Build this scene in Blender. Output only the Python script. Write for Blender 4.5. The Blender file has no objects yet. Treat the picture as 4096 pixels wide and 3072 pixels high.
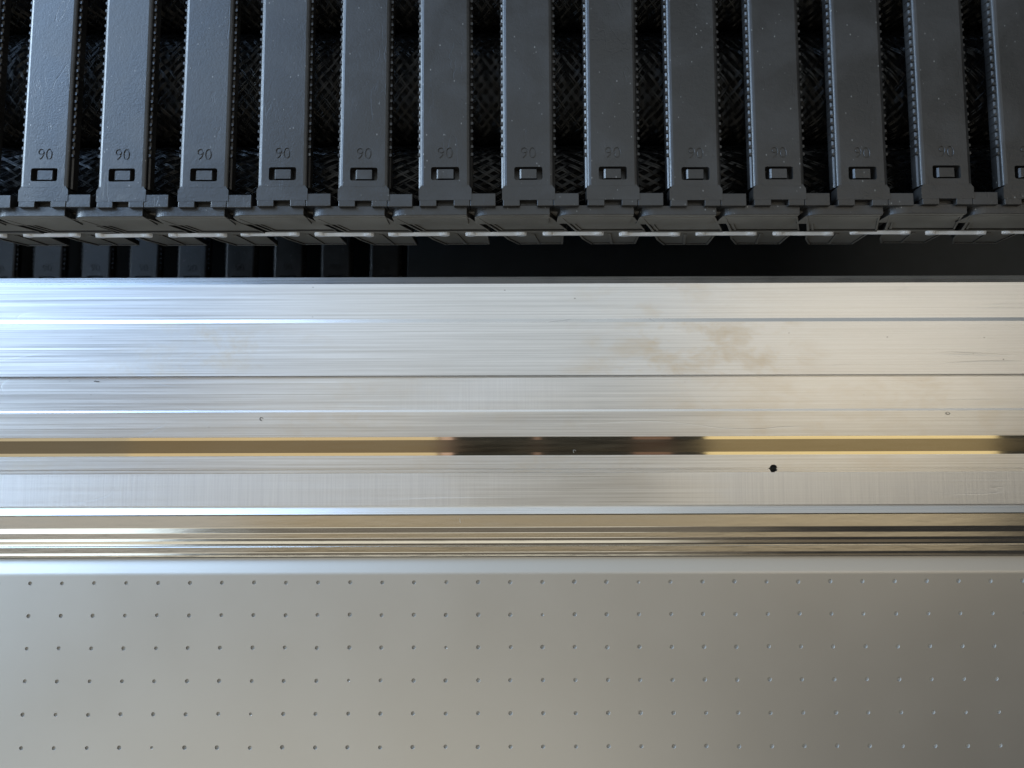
import bpy, bmesh, math, random
import numpy as np
from mathutils import Vector, Matrix

random.seed(7)
rng = np.random.default_rng(7)
S = bpy.context.scene
COL = S.collection
MM = 0.001

# ------------------------------------------------------------------ camera
cam_d = bpy.data.cameras.new("camera")
cam_d.sensor_width = 36.0
cam_d.lens = 24.94
cam_d.clip_start = 0.01
cam_d.clip_end = 50.0
cam_d.dof.use_dof = True
cam_d.dof.focus_distance = 0.412
cam_d.dof.aperture_fstop = 9.0
cam = bpy.data.objects.new("camera", cam_d)
COL.objects.link(cam)
cam.location = (0, 0, 0.420)
cam.rotation_mode = 'QUATERNION'
cam.rotation_quaternion = (Matrix.Rotation(math.radians(5.0), 3, 'X') @ Matrix.Rotation(math.radians(-0.17), 3, 'Z')).to_quaternion()
S.camera = cam

# ------------------------------------------------------------------ world and lamps (an indoor machine hall)
W = bpy.data.worlds.new("World")
S.world = W
W.use_nodes = True
W.node_tree.nodes['Background'].inputs[0].default_value = (0.95, 0.92, 0.88, 1)
W.node_tree.nodes['Background'].inputs[1].default_value = 0.03


def area(name, loc, target, sx, sy, power, color):
    d = bpy.data.lights.new(name, 'AREA')
    d.shape = 'RECTANGLE'
    d.size, d.size_y = sx, sy
    d.energy = power
    d.color = color
    o = bpy.data.objects.new(name, d)
    COL.objects.link(o)
    o.location = loc
    o.rotation_euler = (Vector(target) - Vector(loc)).to_track_quat('-Z', 'Y').to_euler()
    return o


def ceiling(name, x0, x1, y0, y1, radiance, color, z=1.25):
    return area(name, ((x0 + x1) / 2, (y0 + y1) / 2, z), ((x0 + x1) / 2, (y0 + y1) / 2 - 1e-5, 0), x1 - x0, y1 - y0,
                radiance * math.pi * (x1 - x0) * (y1 - y0), color)


# daylight from a window high on the left, a pale ceiling, and added warm strips for the metal to mirror
WL = 5.3
area("window_light", (-1.25, 1.22, 1.10), (0, 0.12, 0.0), 1.1, 1.1, WL * math.pi * 1.21, (0.42, 0.64, 1.0))
area("window_light_low", (-1.65, 0.25, 0.66), (0, 0.10, 0.05), 1.7, 0.75, 4.5 * math.pi * 1.275, (0.58, 0.77, 1.0))
area("window_light_south", (-1.50, -1.55, 0.72), (-0.2, -0.10, 0.0), 0.9, 0.7, 2.2 * math.pi * 0.63, (0.74, 0.88, 1.0))
area("bar_edge_fill", (-1.65, 0.78, 0.50), (-0.2, 0.20, 0.02), 0.95, 0.45, 18.0 * math.pi * 0.4275, (0.62, 0.80, 1.0))  # added cool lamp, placed to brighten the crossbars' left edges
ceiling("ceiling_light_north", -0.70, 0.45, 0.06, 1.15, 0.78, (0.88, 0.96, 1.0))
ceiling("ceiling_light_north_far", 0.45, 1.40, 0.46, 1.25, 0.40, (0.84, 0.94, 1.0))
ceiling("ceiling_light_north_east", 0.45, 1.40, 0.06, 0.46, 1.45, (1.0, 0.90, 0.74))
ceiling("ceiling_light_south", -1.40, 0.42, -1.60, -0.52, 0.90, (1.0, 0.955, 0.82))
ceiling("ceiling_light_south_east", 0.42, 1.10, -1.60, -0.46, 0.12, (1.0, 0.78, 0.50))
ceiling("ceiling_light_south_far", -1.40, 1.10, -3.20, -1.60, 0.15, (1.0, 0.86, 0.68))
ceiling("ceiling_light_gold_south", -0.62, 1.14, -0.28, -0.06, 0.40, (1.0, 0.82, 0.54))
ceiling("ceiling_light_grey_south", -1.45, -0.62, -0.28, -0.06, 0.50, (1.0, 0.97, 0.90))
ceiling("ceiling_light_gold_east", 0.454, 1.14, -0.06, 0.06, 0.76, (1.0, 0.80, 0.46))  # gap between east and west strips added to darken the tape's mirrored middle
ceiling("ceiling_light_gold_west", -0.90, -0.175, -0.06, 0.06, 0.60, (1.0, 0.80, 0.53))
ceiling("ceiling_light_far_west", -1.45, -0.90, -0.06, 0.06, 0.48, (1.0, 0.88, 0.70))
# added dim strips standing in for the camera and hands mirrored in the tape
ceiling("reflection_fill_rose", -0.168, -0.140, -0.06, 0.06, 0.50, (1.0, 0.68, 0.58))
ceiling("reflection_fill_small", 0.052, 0.066, -0.06, 0.06, 0.20, (1.0, 0.62, 0.50))
ceiling("reflection_fill_brown", 0.285, 0.375, -0.06, 0.06, 0.13, (1.0, 0.55, 0.40))

S.view_settings.view_transform = 'Standard'
S.view_settings.look = 'None'
S.view_settings.exposure = 0.0
S.view_settings.gamma = 1.0


# ------------------------------------------------------------------ material helpers
class NT:
    def __init__(self, name):
        self.m = bpy.data.materials.new(name)
        self.m.use_nodes = True
        self.t = self.m.node_tree
        self.b = self.t.nodes['Principled BSDF']

    def n(self, typ, **kw):
        x = self.t.nodes.new(typ)
        for k, v in kw.items():
            setattr(x, k, v)
        return x

    def l(self, a, b):
        self.t.links.new(a, b)

    def coord(self, scale, rot=(0, 0, 0), out='Object', loc=(0, 0, 0)):
        c = self.n('ShaderNodeTexCoord')
        m = self.n('ShaderNodeMapping')
        vec = c.outputs[out]
        if getattr(self, 'vary', False):
            oi = self.n('ShaderNodeObjectInfo')
            ad = self.n('ShaderNodeVectorMath', operation='ADD')
            self.l(vec, ad.inputs[0])
            self.l(oi.outputs['Random'], ad.inputs[1])
            vec = ad.outputs[0]
        m.inputs['Scale'].default_value = scale
        m.inputs['Rotation'].default_value = rot
        m.inputs['Location'].default_value = loc
        self.l(vec, m.inputs[0])
        return m.outputs[0]

    def noise(self, vec, scale=1.0, detail=3.0, rough=0.55, dist=0.0):
        x = self.n('ShaderNodeTexNoise')
        x.inputs['Scale'].default_value = scale
        x.inputs['Detail'].default_value = detail
        x.inputs['Roughness'].default_value = rough
        x.inputs['Distortion'].default_value = dist
        self.l(vec, x.inputs['Vector'])
        return x.outputs['Fac']

    def ramp(self, fac, p0, p1, c0=(0, 0, 0, 1), c1=(1, 1, 1, 1)):
        r = self.n('ShaderNodeValToRGB')
        r.color_ramp.elements[0].position = p0
        r.color_ramp.elements[1].position = p1
        r.color_ramp.elements[0].color = c0
        r.color_ramp.elements[1].color = c1
        self.l(fac, r.inputs[0])
        return r.outputs[0]

    def rng(self, fac, a, b, c, d):
        r = self.n('ShaderNodeMapRange')
        for i, v in zip((1, 2, 3, 4), (a, b, c, d)):
            r.inputs[i].default_value = v
        self.l(fac, r.inputs[0])
        return r.outputs[0]

    def math(self, op, a, b=None):
        x = self.n('ShaderNodeMath', operation=op)
        for i, v in enumerate((a, b)):
            if v is None:
                continue
            if isinstance(v, (int, float)):
                x.inputs[i].default_value = v
            else:
                self.l(v, x.inputs[i])
        return x.outputs[0]

    def mix(self, fac, a, b, mode='MIX'):
        x = self.n('ShaderNodeMix', data_type='RGBA', blend_type=mode)
        for i, v in ((0, fac), (6, a), (7, b)):
            if isinstance(v, (int, float)):
                x.inputs[i].default_value = v
            elif isinstance(v, tuple):
                x.inputs[i].default_value = v
            else:
                self.l(v, x.inputs[i])
        return x.outputs[2]

    def bands(self, zones, seed, soft):
        """worn or stained stretches between given x positions, with ragged ends"""
        sx = self.n('ShaderNodeSeparateXYZ')
        self.l(self.n('ShaderNodeTexCoord').outputs['Object'], sx.inputs[0])
        wob = self.math('MULTIPLY', self.math('SUBTRACT', self.noise(self.coord((10, 40, 40), loc=(seed, 0, 0)), 1.0, 3.0), 0.5), 0.16)
        xx = self.math('ADD', sx.outputs[0], wob)
        out = None
        for (za, zb) in zones:
            q = self.math('MULTIPLY', self.rng(xx, za - soft, za + soft, 0, 1), self.rng(xx, zb - soft, zb + soft, 1, 0))
            out = q if out is None else self.math('MAXIMUM', out, q)
        return out

    def bump(self, h, strength, dist, prev=None):
        x = self.n('ShaderNodeBump')
        x.inputs['Strength'].default_value = strength
        x.inputs['Distance'].default_value = dist
        self.l(h, x.inputs['Height'])
        if prev is not None:
            self.l(prev, x.inputs['Normal'])
        return x.outputs[0]


def mat_aluminium(name, base=(0.86, 0.87, 0.88), rough=0.35, aniso=0.35, streak=0.28, stain=0.5, zones=((0.0, 0.0),), stain_zones=None,
                  cross=0.0, cross_angle=0.0, seed=0.0, bump=0.26):
    M = NT(name)
    v = M.coord((6, 1250, 1250), loc=(seed, seed, 0))
    fine = M.noise(v, 1.0, 4.0, 0.7)
    v2 = M.coord((2.5, 260, 260), loc=(seed * 2, 3, 0))
    wide = M.noise(v2, 1.0, 3.0, 0.6)
    v3 = M.coord((9, 26, 26), loc=(seed, 1.7, 0))
    cloud = M.noise(v3, 1.0, 6.0, 0.62, 0.6)
    v4 = M.coord((34, 60, 60), loc=(seed + 4, 0.3, 0))
    blot = M.noise(v4, 1.0, 7.0, 0.66, 0.25)
    zone = M.ramp(M.noise(M.coord((5, 9, 9), loc=(seed, 8, 0)), 1.0, 2.0), 0.42, 0.56)
    if stain_zones:
        zone = M.bands(stain_zones, seed + 9, 0.03)
    stain_f = M.math('MULTIPLY', M.math('MULTIPLY', M.ramp(blot, 0.46, 0.70), zone), stain)
    b = base
    c = M.mix(M.rng(fine, 0.3, 0.7, 0, 1), tuple(x * (1 - streak) for x in b) + (1,), tuple(min(1, x * (1 + streak * 0.5)) for x in b) + (1,))
    c = M.mix(M.rng(wide, 0.3, 0.7, 0.10, 0), c, (b[0] * 0.78, b[1] * 0.78, b[2] * 0.79, 1))
    c = M.mix(M.rng(cloud, 0.35, 0.7, 0.0, 0.16), c, (0.60, 0.58, 0.54, 1))
    c = M.mix(stain_f, c, (0.66, 0.53, 0.34, 1))
    # tiny dark pits and specks
    vo = M.n('ShaderNodeTexVoronoi', feature='F1')
    vo.inputs['Scale'].default_value = 1.0
    M.l(M.coord((90, 140, 140), loc=(seed, 0, 0)), vo.inputs['Vector'])
    speck = M.ramp(vo.outputs['Distance'], 0.03, 0.07, (1, 1, 1, 1), (0, 0, 0, 1))
    speck = M.math('MULTIPLY', speck, M.ramp(M.noise(M.coord((70, 70, 70)), 1.0, 2.0), 0.56, 0.64))
    c = M.mix(M.math('MULTIPLY', speck, 0.75), c, (0.10, 0.09, 0.08, 1))
    col_c = c
    M.b.inputs['Metallic'].default_value = 1.0
    r = M.rng(fine, 0.25, 0.75, rough - 0.05, rough + 0.07)
    r = M.math('ADD', r, M.math('MULTIPLY', stain_f, 0.08))
    M.l(r, M.b.inputs['Roughness'])
    nrm = M.bump(fine, bump, 0.00006)
    nrm = M.bump(wide, bump * 0.25, 0.00012, nrm)
    if cross > 0:
        vv = M.coord((900, 14, 14), rot=(0, 0, cross_angle), loc=(seed, 0, 0))
        cr = M.noise(vv, 1.0, 4.0, 0.75)
        pz = M.bands(zones, seed + 2, 0.035)
        col_c = M.mix(M.math('MULTIPLY', pz, 0.85), c, M.mix(M.rng(cr, 0.3, 0.7, 0.0, 1.0), (0.78, 0.80, 0.84, 1), (0.92, 0.94, 0.97, 1)))  # cross-brushed stretches, with their pale bluish sheen put into the colour
        M.l(M.math('ADD', r, M.math('MULTIPLY', pz, 0.09)), M.b.inputs['Roughness'])
        nb = M.n('ShaderNodeBump')
        M.l(M.math('MULTIPLY', pz, cross), nb.inputs['Strength'])
        nb.inputs['Distance'].default_value = 0.00010
        M.l(cr, nb.inputs['Height'])
        M.l(nrm, nb.inputs['Normal'])
        nrm = nb.outputs[0]
        M.l(M.rng(pz, 0, 1, 0.25, 0.25 + cross_angle / (2 * math.pi) - 0.25 * cross), M.b.inputs['Anisotropic Rotation'])
    sc = M.noise(M.coord((5, 42, 42), rot=(0, 0, 0.03), loc=(seed, 2, 0)), 1.0, 1.5, 0.4, 0.8)
    ln = M.ramp(M.math('ABSOLUTE', M.math('SUBTRACT', sc, 0.5)), 0.0, 0.0035, (1, 1, 1, 1), (0, 0, 0, 1))
    ln = M.math('MULTIPLY', ln, M.ramp(M.noise(M.coord((9, 30, 30), loc=(seed, 5, 0)), 1.0, 2.0), 0.5, 0.62))
    nrm = M.bump(ln, 0.22, -0.0002, nrm)
    M.l(nrm, M.b.inputs['Normal'])
    M.l(col_c, M.b.inputs['Base Color'])
    M.b.inputs['Anisotropic'].default_value = aniso
    M.b.inputs['Anisotropic Rotation'].default_value = 0.25
    tg = M.n('ShaderNodeTangent', direction_type='UV_MAP', uv_map='UVMap')
    M.l(tg.outputs[0], M.b.inputs['Tangent'])
    return M.m


def mat_polished(name, base, rough, wav=0.25):
    M = NT(name)
    f = M.noise(M.coord((28, 500, 500)), 1.0, 3.0, 0.6)
    w = M.noise(M.coord((60, 300, 300)), 1.0, 2.0)
    M.l(M.mix(M.rng(f, 0.3, 0.7, 0, 1), tuple(x * 0.93 for x in base) + (1,), base + (1,)), M.b.inputs['Base Color'])
    M.b.inputs['Metallic'].default_value = 1.0
    M.l(M.rng(f, 0.3, 0.7, rough * 0.85, rough * 1.2), M.b.inputs['Roughness'])
    M.l(M.bump(w, wav, 0.0002), M.b.inputs['Normal'])
    return M.m


def mat_plastic(name, base, rough, spec=0.5, grain=0.5, dust=0.5, gscale=900.0):
    M = NT(name)
    M.vary = True
    g = M.noise(M.coord((gscale,) * 3), 1.0, 3.0, 0.6)
    big = M.noise(M.coord((24, 24, 24)), 1.0, 5.0, 0.6, 0.5)
    c = M.mix(M.rng(big, 0.35, 0.7, 0, 1), base + (1,), tuple(x * 1.35 for x in base) + (1,))
    # pale dust: short specks and lint
    vo = M.n('ShaderNodeTexVoronoi', feature='F1')
    M.l(M.coord((330, 210, 330), rot=(0, 0, 0.5)), vo.inputs['Vector'])
    vo.inputs['Scale'].default_value = 1.0
    sp = M.ramp(vo.outputs['Distance'], 0.065, 0.145, (1, 1, 1, 1), (0, 0, 0, 1))
    sp = M.math('MULTIPLY', sp, M.ramp(M.noise(M.coord((150, 150, 150)), 1.0, 2.0), 0.52, 0.60))
    haze = M.ramp(big, 0.45, 0.8)
    c = M.mix(M.math('MULTIPLY', haze, 0.14 * dust), c, (0.30, 0.31, 0.32, 1))
    c = M.mix(M.math('MULTIPLY', sp, 0.8 * dust), c, (0.50, 0.50, 0.47, 1))
    M.l(c, M.b.inputs['Base Color'])
    oi = M.n('ShaderNodeObjectInfo')
    M.l(M.math('ADD', M.rng(big, 0.3, 0.7, rough - 0.08, rough + 0.08), M.rng(oi.outputs['Random'], 0, 1, -0.03, 0.03)), M.b.inputs['Roughness'])
    M.b.inputs['Specular IOR Level'].default_value = spec
    nrm = M.bump(g, grain, 0.00018)
    nrm = M.bump(M.noise(M.coord((330, 330, 330)), 1.0, 3.0, 0.6), 0.25, 0.0003, nrm)
    nrm = M.bump(sp, 0.4 * dust, 0.0002, nrm)
    sc = M.noise(M.coord((40, 12, 30), rot=(0, 0, 0.7)), 1.0, 2.0, 0.5, 2.0)
    line = M.ramp(M.math('ABSOLUTE', M.math('SUBTRACT', sc, 0.5)), 0.0, 0.006, (1, 1, 1, 1), (0, 0, 0, 1))
    line = M.math('MULTIPLY', line, M.ramp(M.noise(M.coord((30, 30, 30), loc=(3, 1, 0)), 1.0, 2.0), 0.5, 0.6))
    nrm = M.bump(line, 0.2, -0.0003, nrm)
    M.l(nrm, M.b.inputs['Normal'])
    return M.m


def mat_simple(name, base, rough, metallic=0.0, spec=0.5):
    M = NT(name)
    f = M.noise(M.coord((60, 60, 60)), 1.0, 4.0)
    M.l(M.mix(M.rng(f, 0.3, 0.7, 0, 1), tuple(x * 0.9 for x in base) + (1,), tuple(min(1, x * 1.08) for x in base) + (1,)), M.b.inputs['Base Color'])
    M.b.inputs['Roughness'].default_value = rough
    M.b.inputs['Metallic'].default_value = metallic
    M.b.inputs['Specular IOR Level'].default_value = spec
    return M.m


AL_A = mat_aluminium("aluminium_drawn", seed=0.0, stain=0.35, stain_zones=((0.06, 0.13),))
AL_B = mat_aluminium("aluminium_drawn_stained", seed=3.1, stain=0.6, stain_zones=((-0.225, -0.15), (0.055, 0.17)), rough=0.36)
AL_C = mat_aluminium("aluminium_scuffed_diagonal", seed=5.3, stain=0.25, zones=((-0.05, 0.0),), cross=0.5, cross_angle=math.radians(-24), rough=0.33)
AL_D = mat_aluminium("aluminium_scratched", seed=8.7, stain=0.3, rough=0.32)
AL_E = mat_aluminium("aluminium_crossbrushed", seed=11.9, stain=0.2, zones=((-0.7, -0.005), (0.10, 0.7)), cross=0.7, cross_angle=0.0, rough=0.30)
AL_F = mat_aluminium("aluminium_edge", seed=14.2, stain=0.1, rough=0.28, streak=0.06)
TRIM = mat_polished("aluminium_polished", (0.80, 0.77, 0.70), 0.19)
TAPE = mat_polished("gold_tape_edge", (0.95, 0.89, 0.70), 0.05, 0.05)
FILM = mat_polished("gold_tape_film", (0.30, 0.268, 0.205), 0.11, 0.05)
PANEL = NT("satin_grey_paint")
PLASTIC = mat_plastic("black_chain_plastic", (0.0135, 0.0130, 0.0125), 0.40, 0.8)
PLASTIC_SIDE_LIT = mat_plastic("black_chain_side_lit", (0.22, 0.206, 0.18), 0.5, 0.5)  # same black plastic, colour raised to stand in for light on the walls
WHITE = mat_simple("white_plastic", (0.88, 0.90, 0.92), 0.35)
BRAID = mat_simple("black_nylon", (0.006, 0.006, 0.006), 0.24)
CORE = mat_simple("black_core", (0.004, 0.004, 0.004), 0.8)
HOLE_SHADE = mat_simple("hole_shade", (0.42, 0.405, 0.37), 1.0, 0.0, 0.0)  # darker matt colour stands in for shade inside the holes
BLACK = mat_simple("black_powder_coat", (0.036, 0.043, 0.048), 0.55)
BED = mat_simple("black_bed", (0.008, 0.009, 0.010), 0.7)

M = PANEL
pn = M.noise(M.coord((12, 12, 12)), 1.0, 4.0)
M.l(M.mix(M.rng(pn, 0.3, 0.7, 0, 1), (0.545, 0.525, 0.485, 1), (0.57, 0.55, 0.51, 1)), M.b.inputs['Base Color'])
M.b.inputs['Metallic'].default_value = 0.9
M.l(M.rng(pn, 0.3, 0.7, 0.425, 0.45), M.b.inputs['Roughness'])
M.l(M.bump(M.noise(M.coord((700, 700, 700)), 1.0, 2.0), 0.10, 0.0001), M.b.inputs['Normal'])
PANEL = M.m


# ------------------------------------------------------------------ mesh helpers (input in millimetres)
def link_obj(name, me, mats, parent=None):
    o = bpy.data.objects.new(name, me)
    COL.objects.link(o)
    if not isinstance(mats, (list, tuple)):
        mats = [mats]
    for m in mats:
        if m.name not in [x.name for x in me.materials if x]:
            me.materials.append(m)
    if parent is not None:
        o.parent = parent
    return o


def empty(name, loc=(0, 0, 0), parent=None):
    o = bpy.data.objects.new(name, None)
    o.empty_display_size = 0.02
    COL.objects.link(o)
    o.location = loc
    o.parent = parent
    return o


def tag(o, label=None, category=None, group=None, kind=None):
    for k, v in (('label', label), ('category', category), ('group', group), ('kind', kind)):
        if v:
            o[k] = v
    return o


def bm_mesh(name, bm, smooth=None):
    me = bpy.data.meshes.new(name)
    bmesh.ops.recalc_face_normals(bm, faces=bm.faces[:])
    bm.to_mesh(me)
    bm.free()
    return me


def prism(bm, pts, axis, a, b, mat=0):
    """closed polygon pts (two coordinates, mm) swept along axis from a to b"""
    def P(p, t):
        if axis == 'x':
            return (t * MM, p[0] * MM, p[1] * MM)
        if axis == 'y':
            return (p[0] * MM, t * MM, p[1] * MM)
        return (p[0] * MM, p[1] * MM, t * MM)
    v0 = [bm.verts.new(P(p, a)) for p in pts]
    v1 = [bm.verts.new(P(p, b)) for p in pts]
    n = len(pts)
    fs = [bm.faces.new(v0), bm.faces.new(v1[::-1])]
    for i in range(n):
        fs.append(bm.faces.new((v0[i], v1[i], v1[(i + 1) % n], v0[(i + 1) % n])))
    for f in fs:
        f.material_index = mat
    return fs


def box(bm, x0, x1, y0, y1, z0, z1, mat=0):
    return prism(bm, [(x0, y0), (x1, y0), (x1, y1), (x0, y1)], 'z', z0, z1, mat)


def rrect(x0, x1, y0, y1, r, n=4):
    out = []
    for cx, cy, a0 in ((x1 - r, y1 - r, 0), (x0 + r, y1 - r, 90), (x0 + r, y0 + r, 180), (x1 - r, y0 + r, 270)):
        for i in range(n + 1):
            a = math.radians(a0 + 90 * i / n)
            out.append((cx + r * math.cos(a), cy + r * math.sin(a)))
    return out


def apply_mods(o):
    dg = bpy.context.evaluated_depsgraph_get()
    ev = o.evaluated_get(dg)
    me = bpy.data.meshes.new_from_object(ev, depsgraph=dg)
    o.modifiers.clear()
    old = o.data
    o.data = me
    me.name = old.name
    return o


def boolean_cut(o, cutters):
    for c in cutters:
        m = o.modifiers.new('cut', 'BOOLEAN')
        m.operation = 'DIFFERENCE'
        m.solver = 'EXACT'
        m.object = c
    apply_mods(o)
    for c in cutters:
        bpy.data.objects.remove(c, do_unlink=True)


def bevel(o, w, seg=2, ang=35):
    m = o.modifiers.new('bevel', 'BEVEL')
    m.width = w * MM
    m.segments = seg
    m.limit_method = 'ANGLE'
    m.angle_limit = math.radians(ang)
    m.use_clamp_overlap = True
    apply_mods(o)


def shade_smooth_angle(me, ang=30):
    me.polygons.foreach_set('use_smooth', [True] * len(me.polygons))
    me.update()
    bm = bmesh.new()
    bm.from_mesh(me)
    for e in bm.edges:
        if len(e.link_faces) == 2 and e.calc_face_angle(0) > math.radians(ang):
            e.smooth = False
    bm.to_mesh(me)
    bm.free()


def planar_uv(me):
    uv = me.uv_layers.new(name='UVMap') if not me.uv_layers else me.uv_layers[0]
    co = np.empty(len(me.vertices) * 3)
    me.vertices.foreach_get('co', co)
    co = co.reshape(-1, 3)
    li = np.empty(len(me.loops), dtype=np.int32)
    me.loops.foreach_get('vertex_index', li)
    d = np.stack([co[li, 0] * 2, co[li, 1] * 2 - co[li, 2] * 1.3], 1).astype(np.float32)
    uv.data.foreach_set('uv', d.ravel())


# ================================================================== SETTING
bm = bmesh.new()
box(bm, -1500, 1500, -900, 900, -345, -325)
bed = link_obj("machine_bed", bm_mesh("machine_bed", bm), BED)
tag(bed, kind="structure")

bm = bmesh.new()
box(bm, -1000, 800, 356, 366, -324.5, 30)  # unseen slab, added to keep light from behind off the lower run
tag(link_obj("back_light_block", bm_mesh("back_light_block", bm), BED), kind="structure")
bm = bmesh.new()
box(bm, -790, -780, -300, 355.5, -324.5, 16)  # unseen slab, added to block low light from the left
tag(link_obj("end_light_block", bm_mesh("end_light_block", bm), BED), kind="structure")

# ================================================================== ALUMINIUM RAIL
# (y, z, material of the facet that starts here), north to south
prof = [(102.2, -2.9, 5), (97.4, -0.3, 0), (76.0, -0.3, 5), (73.8, 0.2, 1),
        (42.0, 0.15, 5), (41.8, -7, 5), (40.6, -7, 5), (40.4, -0.15, 2),
        (21.5, -0.40, 5), (20.3, -0.15, 3), (5.75, -0.55, 5), (5.7, -1.6, 5), (-5.7, -1.6, 5), (-5.75, -0.55, 3),
        (-13.25, -0.55, 5), (-13.35, -2.4, 5), (-13.85, -2.4, 5), (-13.95, -0.62, 3), (-15.2, -0.62, 5), (-15.3, -2.0, 5), (-15.7, -2.0, 5), (-15.8, -0.62, 4),
        (-34.6, -0.75, 4), (-34.75, -2.75, 5), (-39.6, -0.9, 5), (-39.8, -1.3, 5), (-39.8, -60, 5), (102.6, -60, 5)]
bm = bmesh.new()
xs = [-470 + 940 * i / 4 for i in range(5)]
rings = [[bm.verts.new((x * MM, p[0] * MM, p[1] * MM)) for p in prof] for x in xs]
n = len(prof)
for a, b in zip(rings[:-1], rings[1:]):
    for i in range(n):
        f = bm.faces.new((a[i], b[i], b[(i + 1) % n], a[(i + 1) % n]))
        f.material_index = prof[i][2]
bm.faces.new(rings[0])
bm.faces.new(rings[-1][::-1])
rail = link_obj("aluminium_rail", bm_mesh("aluminium_rail", bm), [AL_A, AL_B, AL_C, AL_D, AL_E, AL_F])
bm = bmesh.new()
prism(bm, [(153.9 + 2.3 * math.cos(t * math.pi / 16), -13.6 + 2.3 * math.sin(t * math.pi / 16)) for t in range(32)], 'z', -40, 5)
hc = link_obj("cutter", bm_mesh("cutter", bm), AL_F)
boolean_cut(rail, [hc])
planar_uv(rail.data)
tag(rail, "wide brushed aluminium rail with long grooves and one small drilled hole", "rail")

# support beam under the rail, down to the bed
bm = bmesh.new()
box(bm, -470, 470, -20, 80, -325, -60.5)
sb = link_obj("support_beam", bm_mesh("support_beam", bm), BED, rail)

# ================================================================== GOLD TAPE in the rail's slot
tape = empty("encoder_tape", (0, 0, -1.6 * MM))
bm = bmesh.new()
box(bm, -468, 468, -5.45, 5.45, 0.02, 0.35)
link_obj("tape_base", bm_mesh("tape_base", bm), TAPE, tape)
bm = bmesh.new()
box(bm, -468, 468, -3.7, 3.7, 0.352, 0.46)
link_obj("tape_film", bm_mesh("tape_film", bm), FILM, tape)
tag(tape, "narrow mirror-like gold measuring tape set in the rail's slot", "tape")

# ================================================================== POLISHED STEPPED TRIM
def arc(cy, cz, r, a0, a1, n):
    return [(cy + r * math.cos(math.radians(a0 + (a1 - a0) * i / n)), cz + r * math.sin(math.radians(a0 + (a1 - a0) * i / n))) for i in range(n + 1)]


tp = [(-40.3, -60), (-40.3, -3.4), (-40.6, -3.1), (-47.4, -3.1), (-47.7, -3.18), (-50.8, -4.85), (-51.1, -4.95),
      (-53.8, -4.97), (-54.1, -5.05), (-55.6, -5.90), (-56.1, -5.97), (-57.2, -6.15), (-58.4, -6.85),
      (-58.5, -8.6), (-58.8, -8.6), (-58.9, -6.55), (-59.1, -6.45), (-62.3, -6.47), (-62.6, -6.55), (-63.9, -7.25), (-64.9, -7.35), (-65.1, -7.8), (-65.1, -60)]
bm = bmesh.new()
prism(bm, tp, 'x', -470, 470)
me = bm_mesh("stepped_trim", bm)
trim = link_obj("stepped_trim", me, TRIM)
tag(trim, "polished stepped metal moulding reflecting gold along the rail's lower edge", "moulding")

# ================================================================== PERFORATED GREY PANEL
panel_me = bpy.data.meshes.new("perforated_panel")
V, F = [], []


def addv(p):
    V.append((p[0] * MM, p[1] * MM, p[2] * MM))
    return len(V) - 1


PX, PY, ZP = 18.92, 18.71, -8.0
NX0, NX1 = -24, 24
px0, py0 = 0.0, -80.1
rad_prof = [(1.22, 0.0), (1.16, -0.05), (1.08, -0.85), (0.55, -0.95)]
NS = 12
rows = 12
for j in range(rows):
    for i in range(NX0, NX1 + 1):
        cx = -1.36 + i * PX + rng.normal(0, 0.10)
        cy = py0 - j * PY + rng.normal(0, 0.10)
        hx0, hx1 = -1.36 + (i - 0.5) * PX, -1.36 + (i + 0.5) * PX
        hy0, hy1 = py0 - (j + 0.5) * PY, py0 - (j - 0.5) * PY
        if j == 0:
            hy1 = -76.0
        if (i + 3 * j) % 37 == 4:
            sc = 0.75
        else:
            sc = rng.uniform(0.94, 1.08)
        # outer square ring with 12 vertices
        sq = []
        for k in range(NS):
            a = 2 * math.pi * k / NS + math.pi / 4
            c, s = math.cos(a), math.sin(a)
            m = max(abs(c), abs(s))
            sx, sy = c / m, s / m
            sq.append(addv((cx + (hx1 - cx) * sx if sx > 0 else cx + (cx - hx0) * sx, cy + (hy1 - cy) * sy if sy > 0 else cy + (cy - hy0) * sy, ZP)))
        prev = sq
        for (r, h) in rad_prof:
            ring = [addv((cx + sc * r * math.cos(2 * math.pi * k / NS + math.pi / 4), cy + sc * r * math.sin(2 * math.pi * k / NS + math.pi / 4), ZP + h * sc)) for k in range(NS)]
            for k in range(NS):
                F.append((prev[k], prev[(k + 1) % NS], ring[(k + 1) % NS], ring[k]))
            prev = ring
        top = addv((cx, cy, ZP - 0.97 * sc))
        for k in range(NS):
            F.append((prev[k], prev[(k + 1) % NS], top))
# folded north edge: rounded bend, sloping lip, downstand
xl, xr = -1.36 + (NX0 - 0.5) * PX, -1.36 + (NX1 + 0.5) * PX
edge = [(-76.0, ZP)] + [(-76.0 + 6.5 * math.sin(math.radians(a)), ZP - 6.5 + 6.5 * math.cos(math.radians(a))) for a in (3, 6, 9, 12, 15, 18)]
e_y, e_z = edge[-1]
edge += [(-66.0, e_z - (-66.0 - e_y) * math.tan(math.radians(19.5))), (-65.6, -62), (-85, -62), (-85, -30)]
cols = [[addv((x, y, z)) for (y, z) in edge] for x in (xl, xr)]
for k in range(len(edge) - 1):
    F.append((cols[0][k], cols[1][k], cols[1][k + 1], cols[0][k + 1]))
panel_me.from_pydata(V, [], F)
bm = bmesh.new()
bm.from_mesh(panel_me)
bmesh.ops.remove_doubles(bm, verts=bm.verts[:], dist=1e-6)
bmesh.ops.recalc_face_normals(bm, faces=bm.faces[:])
bm.to_mesh(panel_me)
bm.free()
shade_smooth_angle(panel_me, 40)
for p in panel_me.polygons:
    if abs(p.normal.z) > 0.99999:
        p.use_smooth = False
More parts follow.
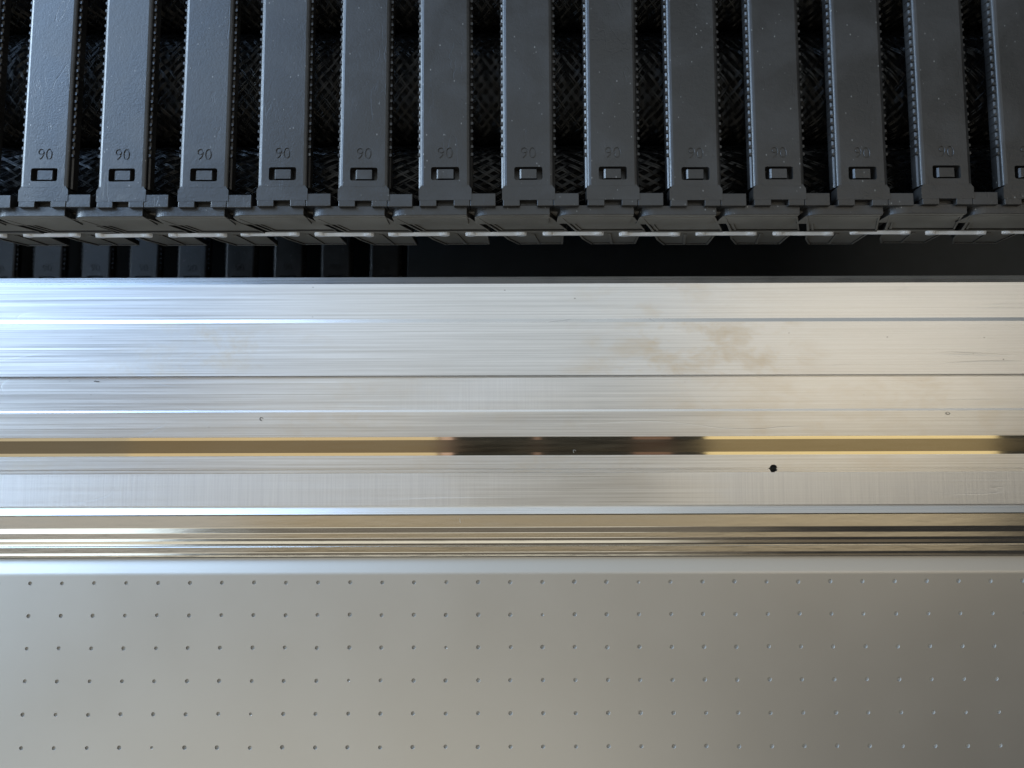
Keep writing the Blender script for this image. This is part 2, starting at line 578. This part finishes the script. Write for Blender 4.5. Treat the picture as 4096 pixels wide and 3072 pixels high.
panel = link_obj("perforated_panel", panel_me, [PANEL, HOLE_SHADE])
for p in panel_me.polygons:
    if -9.2 * MM < p.center.z < -8.02 * MM and p.center.y < -76.5 * MM:
        p.material_index = 1
if panel_me.polygons[0].normal.z < 0:
    panel_me.flip_normals()
tag(panel, "satin grey sheet panel with rows of tiny round holes and a folded edge", "panel")

# ================================================================== BLACK COVER PLATE right of the lower chain run
bm = bmesh.new()
box(bm, -101.8, 700, 60, 420, -325, -259)
plate = link_obj("black_cover_plate", bm_mesh("black_cover_plate", bm), BLACK)
bevel(plate, 1.2, 2)
tag(plate, "plain matt black plate in the dark gap behind the rail", "plate")

# ================================================================== CABLE CHAIN
# link frame: x = 0 at the number, y measured from the camera's foot, z = 0 at the crossbar's top
TXT_Y = 169.6


def make_crossbar():
    bm = bmesh.new()
    y0, y1 = 150.3, 330.0
    # upper slab with step and outer lower flange
    fil = [(12.5, 0.0), (12.7, -0.03), (13.8, -0.37), (14.35, -0.70), (14.65, -1.0), (14.8, -1.4)]
    half = fil + [(14.85, -3.0), (15.7, -3.6), (15.9, -8.0)]
    prof = [(-x, z) for x, z in half[::-1]] + half
    prism(bm, prof, 'y', y0, y1)
    o = link_obj("crossbar", bm_mesh("crossbar", bm), PLASTIC)
    cut = []
    bm = bmesh.new()
    prism(bm, rrect(-8.2, 8.2, 153.9, 161.7, 1.2), 'z', -6.5, 3)
    cut.append(link_obj("cutter", bm_mesh("cutter", bm), PLASTIC))
    # engraved number
    cu = bpy.data.curves.new("number", 'FONT')
    cu.body = "90"
    cu.size = 9.7 * MM
    cu.align_x = 'CENTER'
    cu.align_y = 'CENTER'
    cu.extrude = 0.6 * MM
    cu.offset = -0.05 * MM
    cu.resolution_u = 4
    t = bpy.data.objects.new("number", cu)
    COL.objects.link(t)
    t.location = (0.2 * MM, TXT_Y * MM, 0.08 * MM)
    bpy.context.view_layer.update()
    dg = bpy.context.evaluated_depsgraph_get()
    tm = bpy.data.meshes.new_from_object(t.evaluated_get(dg), depsgraph=dg)
    tm.transform(t.matrix_world)
    bpy.data.objects.remove(t, do_unlink=True)
    b2 = bmesh.new()
    b2.from_mesh(tm)
    bmesh.ops.remove_doubles(b2, verts=b2.verts[:], dist=1e-6)
    bmesh.ops.recalc_face_normals(b2, faces=b2.faces[:])
    b2.to_mesh(tm)
    b2.free()
    cut.append(link_obj("cutter", tm, PLASTIC))
    boolean_cut(o, cut)
    # separator nubs on both side ledges
    bm = bmesh.new()
    bm.from_mesh(o.data)
    foot = [(-15.3, 142.0), (15.3, 142.0), (15.3, 148.6), (13.6, 150.9), (-13.6, 150.9), (-15.3, 148.6)]
    prism(bm, foot, 'z', -7.9, -0.06)
    y = 170.0
    while y < 326:
        for s in (-1, 1):
            x0, x1 = sorted((s * 14.2, s * 16.2))
            z1 = -1.9
            pts = rrect(x0, x1, y - 0.85, y + 0.85, 0.35, 1)
            prism(bm, pts, 'z', -6.5, z1)
        y += 4.72
    bm.to_mesh(o.data)
    bm.free()
    o.data.materials.clear()
    o.data.materials.append(PLASTIC)
    return o


def make_latch():
    bm = bmesh.new()
    prism(bm, [(-5.2, -7.5), (5.0, -7.5), (5.0, -0.9), (4.7, -0.5), (-4.2, -0.4), (-5.2, -1.2)], 'y', 155.0, 160.5)
    o = link_obj("latch_block", bm_mesh("latch_block", bm), PLASTIC)
    return o


def make_side():
    """outer side plate of one link: ledge, cap, upper and lower wall with framed recesses"""
    bm = bmesh.new()
    # ledge: slotted left part and plain right part with a seam
    def ledge_part(x0, x1, z1):
        box(bm, x0, x1, 138.5, 146.0, -9, z1)
    # slotted part built as a frame round the slot
    for (a, b, c, d) in ((-14.8, -5.0, 138.5, 146.0), (5.0, 14.2, 138.5, 146.0), (-5.0, 5.0, 143.1, 146.0)):
        box(bm, a, b, c, d, -9, -0.15)
    box(bm, -5.0, 5.0, 138.5, 143.1, -9, -4.5)
    ledge_part(14.45, 29.2, -0.35)
    # cap with rounded left end
    cap = [(-31.8, -20), (-31.8, -10.5)] + [(-22.8 + 9.0 * math.cos(math.radians(a)), -7.6 + 5.0 * math.sin(math.radians(a))) for a in range(170, 89, -10)] + [(12.4, -2.6), (12.4, -20)]
    prism(bm, cap, 'y', 133.95, 139.6)
    # upper wall (parallelogram leaning with depth), its frame and recessed field
    def wall(poly, y0, y1):
        prism(bm, poly, 'y', y0, y1)
    sl = 12.0 / 27.0
    def X(x, z):
        return x + (-6 - z) * sl
    def quad(xa, xb, za, zb):
        return [(X(xa, za), za), (X(xb, za), za), (X(xb, zb), zb), (X(xa, zb), zb)]
    wall(quad(-31.3, 12.0, -7.0, -33.5), 134.9, 137.5)           # field
    wall(quad(-31.6, 12.4, -6.4, -8.2), 133.7, 135.0)            # top lip
    wall(quad(-31.6, -29.9, -8.25, -33.4), 133.7, 135.0)         # left raised edge
    wall(quad(-28.8, -27.2, -8.25, -33.4), 134.2, 135.0)         # second rib
    wall(quad(11.1, 12.4, -8.25, -33.4), 134.1, 135.0)           # right edge
    wall(quad(-31.6, 12.4, -33.45, -35.2), 133.6, 137.4)         # lower lip
    # middle band carrying the clip
    wall([(-19.0, -35.3), (24.0, -35.3), (24.5, -40.4), (-17.0, -40.4)], 134.3, 137.4)
    # lower wall
    wall([(-17.0, -40.45), (23.0, -40.45), (24.0, -64.0), (-6.0, -64.0), (-13.0, -52)], 134.8, 137.2)
    wall([(-17.0, -40.5), (-15.4, -40.5), (-11.4, -52), (-4.4, -64.0), (-6.0, -64.0), (-13.0, -52)], 133.9, 134.9)
    wall([(2.0, -40.5), (4.2, -40.5), (9.0, -64.0), (7.0, -64.0)], 134.0, 134.9)
    wall([(21.5, -40.5), (23.0, -40.5), (24.0, -64.0), (22.5, -64.0)], 134.0, 134.9)
    wall([(-4.4, -62.6), (7.0, -62.6), (7.0, -64.0), (-4.4, -64.0)], 134.0, 134.9)
    wall([(9.0, -62.6), (22.4, -62.6), (22.4, -64.0), (9.0, -64.0)], 134.0, 134.9)
    # inner web behind the wall, joining ledge and walls
    wall([(-14.0, -9.1), (24.0, -9.1), (22.0, -62), (-8.0, -62)], 137.6, 144.5)
    me = bm_mesh("link", bm)
    o = link_obj("link", me, PLASTIC)
    bevel(o, 0.28, 2, 50)
    return o


def make_clip():
    """white dog-bone clip bridging two links"""
    pts = []
    cx, cz = -20.0, -37.6
    half, rk, rm = 19.5, 2.7, 0.55
    up = []
    for i in range(25):
        t = -1 + 2 * i / 24
        a = abs(t)
        if a > 0.62:
            u = (a - 0.81) / 0.19
            h = rk * math.sqrt(max(0.0, 1 - u * u)) if a > 0.81 else rm + (rk - rm) * (0.5 + 0.5 * math.sin((u + 1) * math.pi - math.pi / 2)) if u > -1 else rm
        else:
            h = rm + 0.5 * max(0, 1 - (a / 0.35) ** 2) if a < 0.35 else rm
        up.append((cx + t * half, h))
    bm = bmesh.new()
    back = [(x, cz + h) for x, h in up] + [(x, cz - h) for x, h in up[-2:0:-1]]
    front = [(cx + (x - cx) * 0.985, cz - 0.5 + h * 0.6) for x, h in up] + [(cx + (x - cx) * 0.985, cz - 0.5 - h * 0.6) for x, h in up[-2:0:-1]]
    vb = [bm.verts.new((x * MM, 134.25 * MM, z * MM)) for x, z in back]
    vf = [bm.verts.new((x * MM, 132.3 * MM, z * MM)) for x, z in front]
    bm.faces.new(vb)
    bm.faces.new(vf[::-1])
    for i in range(len(vb)):
        j = (i + 1) % len(vb)
        bm.faces.new((vb[i], vf[i], vf[j], vb[j]))
    o = link_obj("link_clip", bm_mesh("link_clip", bm), WHITE)
    return o


bar0, latch0, side0, clip0 = make_crossbar(), make_latch(), make_side(), make_clip()
side0.data.materials.clear()
side0.data.materials.append(PLASTIC)
side0.data.materials.append(PLASTIC_SIDE_LIT)
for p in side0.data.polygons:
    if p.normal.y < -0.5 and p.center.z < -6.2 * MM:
        p.material_index = 1  # front-facing walls get the lightened plastic
for o in (bar0, latch0, side0, clip0):
    COL.objects.unlink(o)


def run(name, origin, centres, scales, label, detail=True):
    root = empty(name, origin)
    tag(root, label, "cable chain", "runs of the black cable chain")
    for k, (x, s) in enumerate(zip(centres, scales)):
        l = side0.copy()
        COL.objects.link(l)
        l.parent = root
        l.location = (x * MM, rng.normal(0, 0.2) * MM, rng.normal(0, 0.22) * MM)
        l.rotation_euler = (rng.normal(0, 0.0015), rng.normal(0, 0.006), rng.normal(0, 0.0018))
        l.scale = (s, 1, 1)
        for src in (bar0, latch0, clip0):
            c = src.copy()
            COL.objects.link(c)
            c.parent = l
    return root


cent = [-318.5 - 46.0 * k for k in range(9, 0, -1)] + [-318.5, -272.1, -226.2, -179.3, -132.7, -86.0, -37.8, 10.2, 59.0, 107.0, 155.6, 204.1, 252.6, 300.4, 348.5, 396.5, 444.5]
scal = [0.945] * 12 + [0.96, 0.965, 0.97] + [1.0] * 11
run("cable_chain", (0, 0, 20 * MM), cent, scal, "upper run of black plastic cable chain with numbered crossbars and white clips")
cent2 = [-451.9 + 46.9 * k for k in range(-4, 8)]
run("cable_chain", (0, 4.0 * MM, -258 * MM), [c for c in cent2], [0.97] * 12, "lower run of black cable chain seen in the shadowed gap below")


# ================================================================== BRAIDED SLEEVES
def braid(name, yc, zc, ry, rz, ncar, fil, fw, amp, x0, x1, pitch, label):
    """crossing ribbons of parallel filaments woven over an elliptical core"""
    root = empty(name, (0, yc * MM, zc * MM))
    tag(root, label, "cable sleeve", "braided sleeves inside the chain")
    c = 2 * math.pi / pitch            # radians per mm
    dx = (2 * math.pi / ncar) / (2 * c)
    step = dx / 3.0
    xs = np.arange(x0, x1, step)
    VV, FF, base = [], [], 0
    rm = 0.5 * (ry + rz)
    for d in (1, -1):
        for k in range(ncar):
            ph0 = 2 * math.pi * k / ncar
            for q in range(fil):
                off = (q - (fil - 1) / 2) * fw * 1.12 / rm / math.cos(math.atan(rm * c)) * 1.0
                wob = 0.012 * np.sin(xs * 0.05 + k * 1.7 + q) + rng.normal(0, 0.008)
                ph = ph0 + d * c * xs
                other = ph + d * c * xs
                und = d * np.cos(ncar / 2.0 * other + math.pi * k * 0 + (ncar / 2.0) * (ph0 * 0)) * (-1) ** 0
                # over / under alternation along the ribbon
                j = (ph + d * c * xs) * ncar / (2 * math.pi)
                und = d * np.cos(math.pi * (j * 0.5 + 0.5 * k * d)) * 1.0
                r_off = amp * und + rng.normal(0, 0.05)
                p = ph + off + wob
                hw = 0.5 * fw / rm / 0.75
                rows_ = []
                for (da, dr) in ((-hw, -0.25 * fw), (0, 0.22 * fw), (hw, -0.25 * fw)):
                    a = p + da
                    rows_.append(np.stack([xs, (ry + r_off + dr) * np.cos(a), (rz + r_off + dr) * np.sin(a)], 1))
                n = len(xs)
                P = np.concatenate(rows_)
                mid = np.sin(p)
                keep = np.nonzero((mid[:-1] > -0.12))[0]
                a0 = base + keep
                for u in (0, 1):
                    FF.append(np.stack([a0 + u * n, a0 + u * n + 1, a0 + (u + 1) * n + 1, a0 + (u + 1) * n], 1))
                VV.append(P)
                base += len(P)
    Vn = np.concatenate(VV) * MM
    Fn = np.concatenate(FF)
    used = np.unique(Fn)
    remap = np.full(len(Vn), -1, dtype=np.int64)
    remap[used] = np.arange(len(used))
    Vn, Fn = Vn[used], remap[Fn]
    me = bpy.data.meshes.new("braid_strands")
    me.vertices.add(len(Vn))
    me.vertices.foreach_set('co', Vn.astype(np.float32).ravel())
    me.loops.add(Fn.size)
    me.loops.foreach_set('vertex_index', Fn.astype(np.int32).ravel())
    me.polygons.add(len(Fn))
    me.polygons.foreach_set('loop_start', np.arange(0, Fn.size, 4, dtype=np.int32))
    me.update(calc_edges=True)
    o = link_obj("braid_strands", me, BRAID, root)
    tag(o, kind="stuff")
    bm = bmesh.new()
    prism(bm, [((ry - 3.2) * math.cos(2 * math.pi * i / 28), (rz - 3.2) * math.sin(2 * math.pi * i / 28)) for i in range(28)], 'x', x0, x1)
    link_obj("cable_core", bm_mesh("cable_core", bm), CORE, root)
    return root


braid("braided_sleeve", 233.0, -33.0, 38.0, 27.0, 30, 3, 0.66, 0.7, -420, 400, 190.0,
      "thick coarse black braided sleeve across the middle of the chain's gaps")
braid("braided_sleeve", 169.0, -25.0, 23.0, 17.0, 26, 3, 0.55, 0.5, -420, 400, 270.0,
      "thinner fine black braided sleeve just behind the chain's numbers")
braid("braided_sleeve", 313.0, -33.0, 38.0, 27.0, 30, 3, 0.66, 0.7, -420, 400, 190.0,
      "black braided sleeve whose edge shows at the very top of the gaps")


# ================================================================== SMALL DEBRIS ON THE RAIL
def curl(name, loc, pts, r, mat, label, cat):
    cu = bpy.data.curves.new(name, 'CURVE')
    cu.dimensions = '3D'
    cu.bevel_depth = r * MM
    cu.bevel_resolution = 1
    sp = cu.splines.new('POLY')
    sp.points.add(len(pts) - 1)
    for p, q in zip(sp.points, pts):
        p.co = (q[0] * MM, q[1] * MM, q[2] * MM, 1)
    t = bpy.data.objects.new(name, cu)
    COL.objects.link(t)
    dg = bpy.context.evaluated_depsgraph_get()
    me = bpy.data.meshes.new_from_object(t.evaluated_get(dg), depsgraph=dg)
    bpy.data.objects.remove(t, do_unlink=True)
    me.name = name
    o = link_obj(name, me, mat)
    o.location = Vector(loc) * MM
    tag(o, label, cat)
    return o


def spiral(r0, turns, rise, n=20, sx=1.0):
    return [(sx * r0 * math.cos(2 * math.pi * turns * i / n), r0 * (0.7 + 0.5 * i / n) * math.sin(2 * math.pi * turns * i / n), 0.2 + rise * i / n) for i in range(n + 1)]


DARK = mat_simple("dark_swarf", (0.05, 0.048, 0.045), 0.4, 0.6)
PALE = mat_simple("pale_lint", (0.62, 0.60, 0.55), 0.7)
curl("metal_shaving", (-148.4, 16.5, -0.5), spiral(0.9, 0.8, 0.6), 0.16, DARK, "small curled dark metal shaving on the rail above the gold tape", "shaving")
curl("metal_shaving", (258.0, 18.7, -0.5), spiral(0.7, 1.0, 0.5, sx=1.7), 0.14, DARK, "tiny looped dark shaving near the rail's right end", "shaving")
curl("metal_shaving", (-247.0, 39.0, -0.1), [(-1.4, 0, .15), (-.5, .25, .2), (.2, -.2, .15), (1.5, .1, .15)], 0.2, DARK, "dark jagged chip beside the long groove at the left", "shaving")
curl("lint_fibre", (36.8, -3.1, -1.1), spiral(0.8, 0.7, 0.3), 0.07, PALE, "pale curled lint fibre lying across the gold tape", "fibre")
curl("lint_fibre", (-31.0, -43.5, -3.05), [(0, 1, .1), (.2, .2, .3), (.1, -.6, .1), (.5, -1.2, .1)], 0.08, PALE, "pale bent lint fibre on the polished moulding", "fibre")

bpy.context.view_layer.update()
